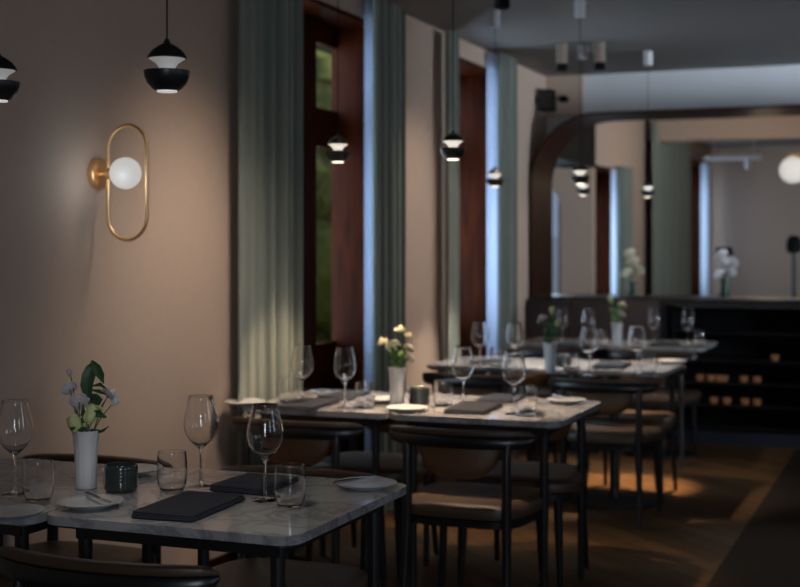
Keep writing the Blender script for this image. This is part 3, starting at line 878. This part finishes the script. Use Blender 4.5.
for mk, u, v, lab in ((Pn, 167, 69, 'large looking black pendant hanging right above the wall lamp'),
                      (Pn, -2, 80, 'black pendant cut by the left edge of the photo'),
                      (Pb, 338, 150, 'black pendant hanging in front of the nearest window'),
                      (Pb, 453, 147, 'black pendant before the pale wall between the two windows'),
                      (Pf, 495, 178, 'small black pendant hanging before the second window\'s curtain'),
                      (Pf, 580, 175, 'upper of the two overlapping pendants at the left of the rounded opening'),
                      (Pf, 583, 188, 'lower of the two overlapping pendants at the left of the rounded opening'),
                      (Pf, 648, 190, 'small black pendant in front of the far room\'s curtain')):
    p = at(u, v, PZ if mk is Pf else PH)
    mk(p, 0, lab, 'black pendant lamps')

# wall lamp
yl = yat(98.5, WX+.01)
def wall_lamp():
    t = thing('wall_lamp', 'brass wall lamp with oval ring and glowing opal globe', 'lamp', (WX, yl, 1.41+72*4.74/1334))
    rot = Matrix.Rotation(PI/2, 4, 'Y')
    MB().lathe([(0, .001), (.053, .001), (.055, .006), (.055, .02), (.051, .024), (0, .024)], 40).xf(rot).build('wall_plate', 'brass', t)
    MB().tube([(.022, 0, 0), (.05, 0, 0)], .012, 16).build('arm', 'brass', t)
    # oval ring in the plane perpendicular to the wall
    P = []; rr = .079; hz = .122; cx = .130; cz = -.033
    for i in range(17): a = PI*i/16; P.append((cx+rr*cos(a), 0, cz+hz+rr*sin(a)))
    for i in range(17): a = PI+PI*i/16; P.append((cx+rr*cos(a), 0, cz-hz+rr*sin(a)))
    MB().tube(P, .0065, 12, close=True).build('ring', 'brass', t)
    gl = MB().ico((.122, 0, 0), .056, 4).build('globe', 'globe', t)
    MB().tube([(.045, 0, 0), (.070, 0, 0)], .02, 20).build('globe_cap', 'brass', gl)
    return t
wall_lamp()

# ceiling spots, speaker, sensor
def make_spot():
    t = thing('ceiling_spot', '', 'spotlight')
    MB().lathe([(.001, 0), (.035, 0), (.035, -.13), (.001, -.13)], 28).build('housing', 'beigecan', t)
    MB().lathe([(.001, -.1302), (.036, -.1302), (.038, -.17), (.030, -.175), (.026, -.16), (.001, -.155)], 28).build('baffle', 'rubber', t)
    return t
Spot = Maker(make_spot)
for u, v, lab in ((562, 70, 'left of two cylindrical ceiling spots above the rounded opening'), (600, 69, 'right of two cylindrical ceiling spots above the rounded opening'), (502, 8, 'black ended ceiling spot near the top edge of the photo')):
    p = at(u, v, CZ-.172); Spot((p.x, p.y, CZ-.001), 0, lab, 'cylindrical ceiling spots')
sp_ = thing('wall_speaker', 'black box loudspeaker high in the left corner above the opening', 'speaker', (WX+.002, yat(547, WX+.08), 2.42))
MB().box(.03, .13, -.065, .065, 0, .16).bevel(.006).build('cabinet', 'rubber', sp_)
MB().box(.0, .03, -.02, .02, .06, .11).build('bracket', 'blackmetal', sp_)
MB().box(.035, .125, -.070, -.0655, .012, .148).build('grille', 'blackmetal', sp_)
p = Vector((xat(563, BY-.12), BY-.12, 2.53))
q_ = thing('wall_camera', 'small black camera on the short pilaster beside the loudspeaker', 'camera', (p.x, BY-.052, p.z))
MB().box(-.025, .025, -.02, 0, -.02, .02).build('mount', 'rubber', q_)
MB().ico((0, -.055, 0), .04, 3, (1, 1, .7)).build('dome', 'rubber', q_)

# far room: lamp globe, ceiling light, stand, shade
g1 = thing('wall_globe_lamp', 'pale opal globe lamp with brass bar at the far right edge', 'lamp', (xat(798, 14.6), 14.6, 1.41+76*dat(788, 14.6)/1334))
MB().ico((-.05, 0, 0), .14, 3).build('globe', 'globe_far', g1)
MB().ico((.17, 0, 0), .13, 3).build('globe', 'globe_far', g1)
MB().tube([(-.1, 0, .16), (.3, 0, .16)], .012, 12).build('brass_bar', 'brass', g1)
MB().tube([(.06, 0, .16), (.06, 0, CZ-g1.location.z-.002)], .006, 10).build('rod', 'brass', g1)
c1 = thing('ceiling_light', 'pale rectangular ceiling light panel in the far room', 'lamp', (xat(735, 16.5), 16.5, CZ-.26))
MB().box(-.36, .3, -.12, .12, 0, .05).bevel(.01).build('housing', 'whitecan', c1)
for x in (-.25, .22): MB().tube([(x, 0, .05), (x, 0, .258)], .006, 8).build('rod', 'whitecan', c1)
MB().tube([(.15, 0, 0), (.15, 0, -.12)], [.035, .035], 16).build('spot_head', 'whitecan', c1)
l1 = thing('table_lamp', 'small black shaded lamp behind the white flowers on the ledge', 'lamp', (xat(724, 10.08), 10.08, PS+.001))
MB().lathe([(.001, 0), (.045, 0), (.045, .01), (.008, .016), (.006, .30), (.001, .30)], 20).build('base', 'blackmetal', l1)
MB().lathe([(.001, .36), (.055, .36), (.072, .30), (.068, .30), (.05, .35), (.001, .35)], 28).build('shade', 'rubber', l1)
l2 = thing('slim_stand', 'slim black stand with a bulky head at the far right edge', 'stand', (xat(794, 11.6), 11.6, 0))
MB().lathe([(.001, 0), (.14, 0), (.14, .015), (.02, .03), (.018, 1.35), (.001, 1.35)], 24).build('pole', 'blackmetal', l2)
MB().lathe([(.001, 1.36), (.05, 1.35), (.065, 1.40), (.06, 1.46), (.03, 1.5), (.001, 1.5)], 20).build('head', 'rubber', l2)

# ------------------------------------------------------------------ lights
def area(name, loc, rot, sx, sy, power, col, spread=PI):
    l = bpy.data.lights.new(name, 'AREA'); l.shape = 'RECTANGLE'; l.size = sx; l.size_y = sy; l.energy = power; l.color = col; l.spread = spread
    o = bpy.data.objects.new(name, l); C.objects.link(o); o.location = loc; o.rotation_euler = rot; return o
def point(name, loc, power, col, r=.03):
    l = bpy.data.lights.new(name, 'POINT'); l.energy = power; l.color = col; l.shadow_soft_size = r
    o = bpy.data.objects.new(name, l); C.objects.link(o); o.location = loc; return o
def spot(name, loc, tgt, power, col, ang, blend=.6, r=.03):
    l = bpy.data.lights.new(name, 'SPOT'); l.energy = power; l.color = col; l.spot_size = ang; l.spot_blend = blend; l.shadow_soft_size = r
    o = bpy.data.objects.new(name, l); C.objects.link(o); o.location = loc
    o.rotation_euler = (Vector(tgt)-Vector(loc)).to_track_quat('-Z', 'Y').to_euler(); return o
BLUE = (.62, .80, 1.0); WARM = (1, .74, .50)
# daylight from outside the left windows, pointing into the room (+X)
for y, wd, p_, xx in ((5.9, 1.2, 45, -3.08), (8.18, .9, 50, -3.24), (12.1, .9, 40, -3.4), (16.6, 2.2, 55, -3.4)):
    area('daylight_left', (xx, y, 1.75), (0, -PI/2, 0), 2.0, wd, p_, BLUE)
# added fill light behind the unseen right-hand windows (-X)
for (a, b), p_ in zip(RW, (11, 10, 115)):
    o_ = area('fill_right', (XR+.3, (a+b)/2+.35, 1.5), (0, PI/2, 0), 1.7, .7 if p_ < 50 else b-a-.1, p_, (.75, .87, 1))
    if p_ > 50:
        o_.location = (XR+.8, 7.0, 1.2); o_.data.spread = 1.4; o_.data.size_y = 2.2
        o_.rotation_euler = Vector((-.85, .62, .22)).to_track_quat('-Z', 'Y').to_euler()  # largest fill turned towards the wall above the opening
o_ = area('daylight_near', (1.0, Y0-.3, 1.65), (PI/2, 0, 0), .5, 1.3, 9, (.78, .88, 1))
o_.rotation_euler = Vector((-.5, 1, -.12)).to_track_quat('-Z', 'Y').to_euler(); o_.data.spread = 1.5
# outdoor sun on the garden
sl = bpy.data.lights.new('sun', 'SUN'); sl.energy = 1.8; sl.angle = .3; sl.color = (1, .97, .85)
so = bpy.data.objects.new('sun', sl); C.objects.link(so); so.rotation_euler = Vector((.12, .7, -.9)).to_track_quat('-Z', 'Y').to_euler()
PALE = (1, .88, .74)
# pendants' downlight, each turned towards its table
for u, v, pw, ty, cc in ((338, 150, 60, 5.25, WARM), (453, 147, 95, 5.25, WARM), (495, 178, 80, 7.3, PALE), (580, 175, 80, 7.3, PALE), (583, 188, 18, 9.05, PALE), (648, 190, 18, 9.05, PALE),
                     (167, 69, 10, 3.1, (1, .93, .86)), (-2, 80, 1.6, 3.1, (1, .9, .8))):
    p = at(u, v, PZ if ty > 6 else PH); spot('pendant_light', (p.x, p.y, p.z-.060), (p.x, ty, TZ), pw, cc, 1.2, .5, .03)
# added spots without fittings brighten the piers, left wall and floor
W2C = (1, .86, .74)
spot('fill_spot', (-1.9, 7.0, CZ-.05), (WX, 7.15, 1.1), 62, W2C, 1.35, 1, .2)
spot('fill_spot', (-1.9, 8.9, CZ-.05), (WX, 9.25, 1.1), 13, W2C, .9, 1, .2)
spot('fill_spot', (-1.80, 4.45, CZ-.30), (WX, 4.62, .85), 72, (1, .86, .73), 1.25, 1, .25)
spot('fill_spot', (-1.3, 8.0, CZ-.05), (-1.70, 7.80, 0), 900, (1, .68, .38), .38, .7)  # added to make the warm patch on the floor
point('wall_lamp_light', (WX+.16, yl-.12, 1.63), .45, (.82, .92, 1), .05)
point('far_room_light', (-.8, 14.9, 2.3), 7, (1, .76, .52), .2)
point('far_room_light', (-1.4, 12.6, 2.3), 13, (1, .78, .55), .15)

wd = bpy.data.worlds.new('sky'); sc.world = wd; wd.use_nodes = True
bg = wd.node_tree.nodes['Background']; bg.inputs[0].default_value = (.55, .70, 1, 1); bg.inputs[1].default_value = .35

# ------------------------------------------------------------------ camera
cd = bpy.data.cameras.new('camera'); co = bpy.data.objects.new('camera', cd); C.objects.link(co); sc.camera = co
co.location = (0, 0, EYE); co.rotation_euler = (PI/2, 0, A)
cd.sensor_width = 36; cd.lens = FPX/800*36; cd.shift_y = (HOR-293.5)/800
sc.cycles.max_bounces = 20; sc.cycles.transmission_bounces = 20; sc.cycles.transparent_max_bounces = 24
cd.clip_start = .05; cd.clip_end = 100
cd.dof.use_dof = True; cd.dof.focus_distance = 3.4; cd.dof.aperture_fstop = 3.0
sc.view_settings.view_transform = 'Standard'; sc.view_settings.look = 'None'; sc.view_settings.exposure = 0; sc.view_settings.gamma = 1
sc.view_settings.use_curve_mapping = False
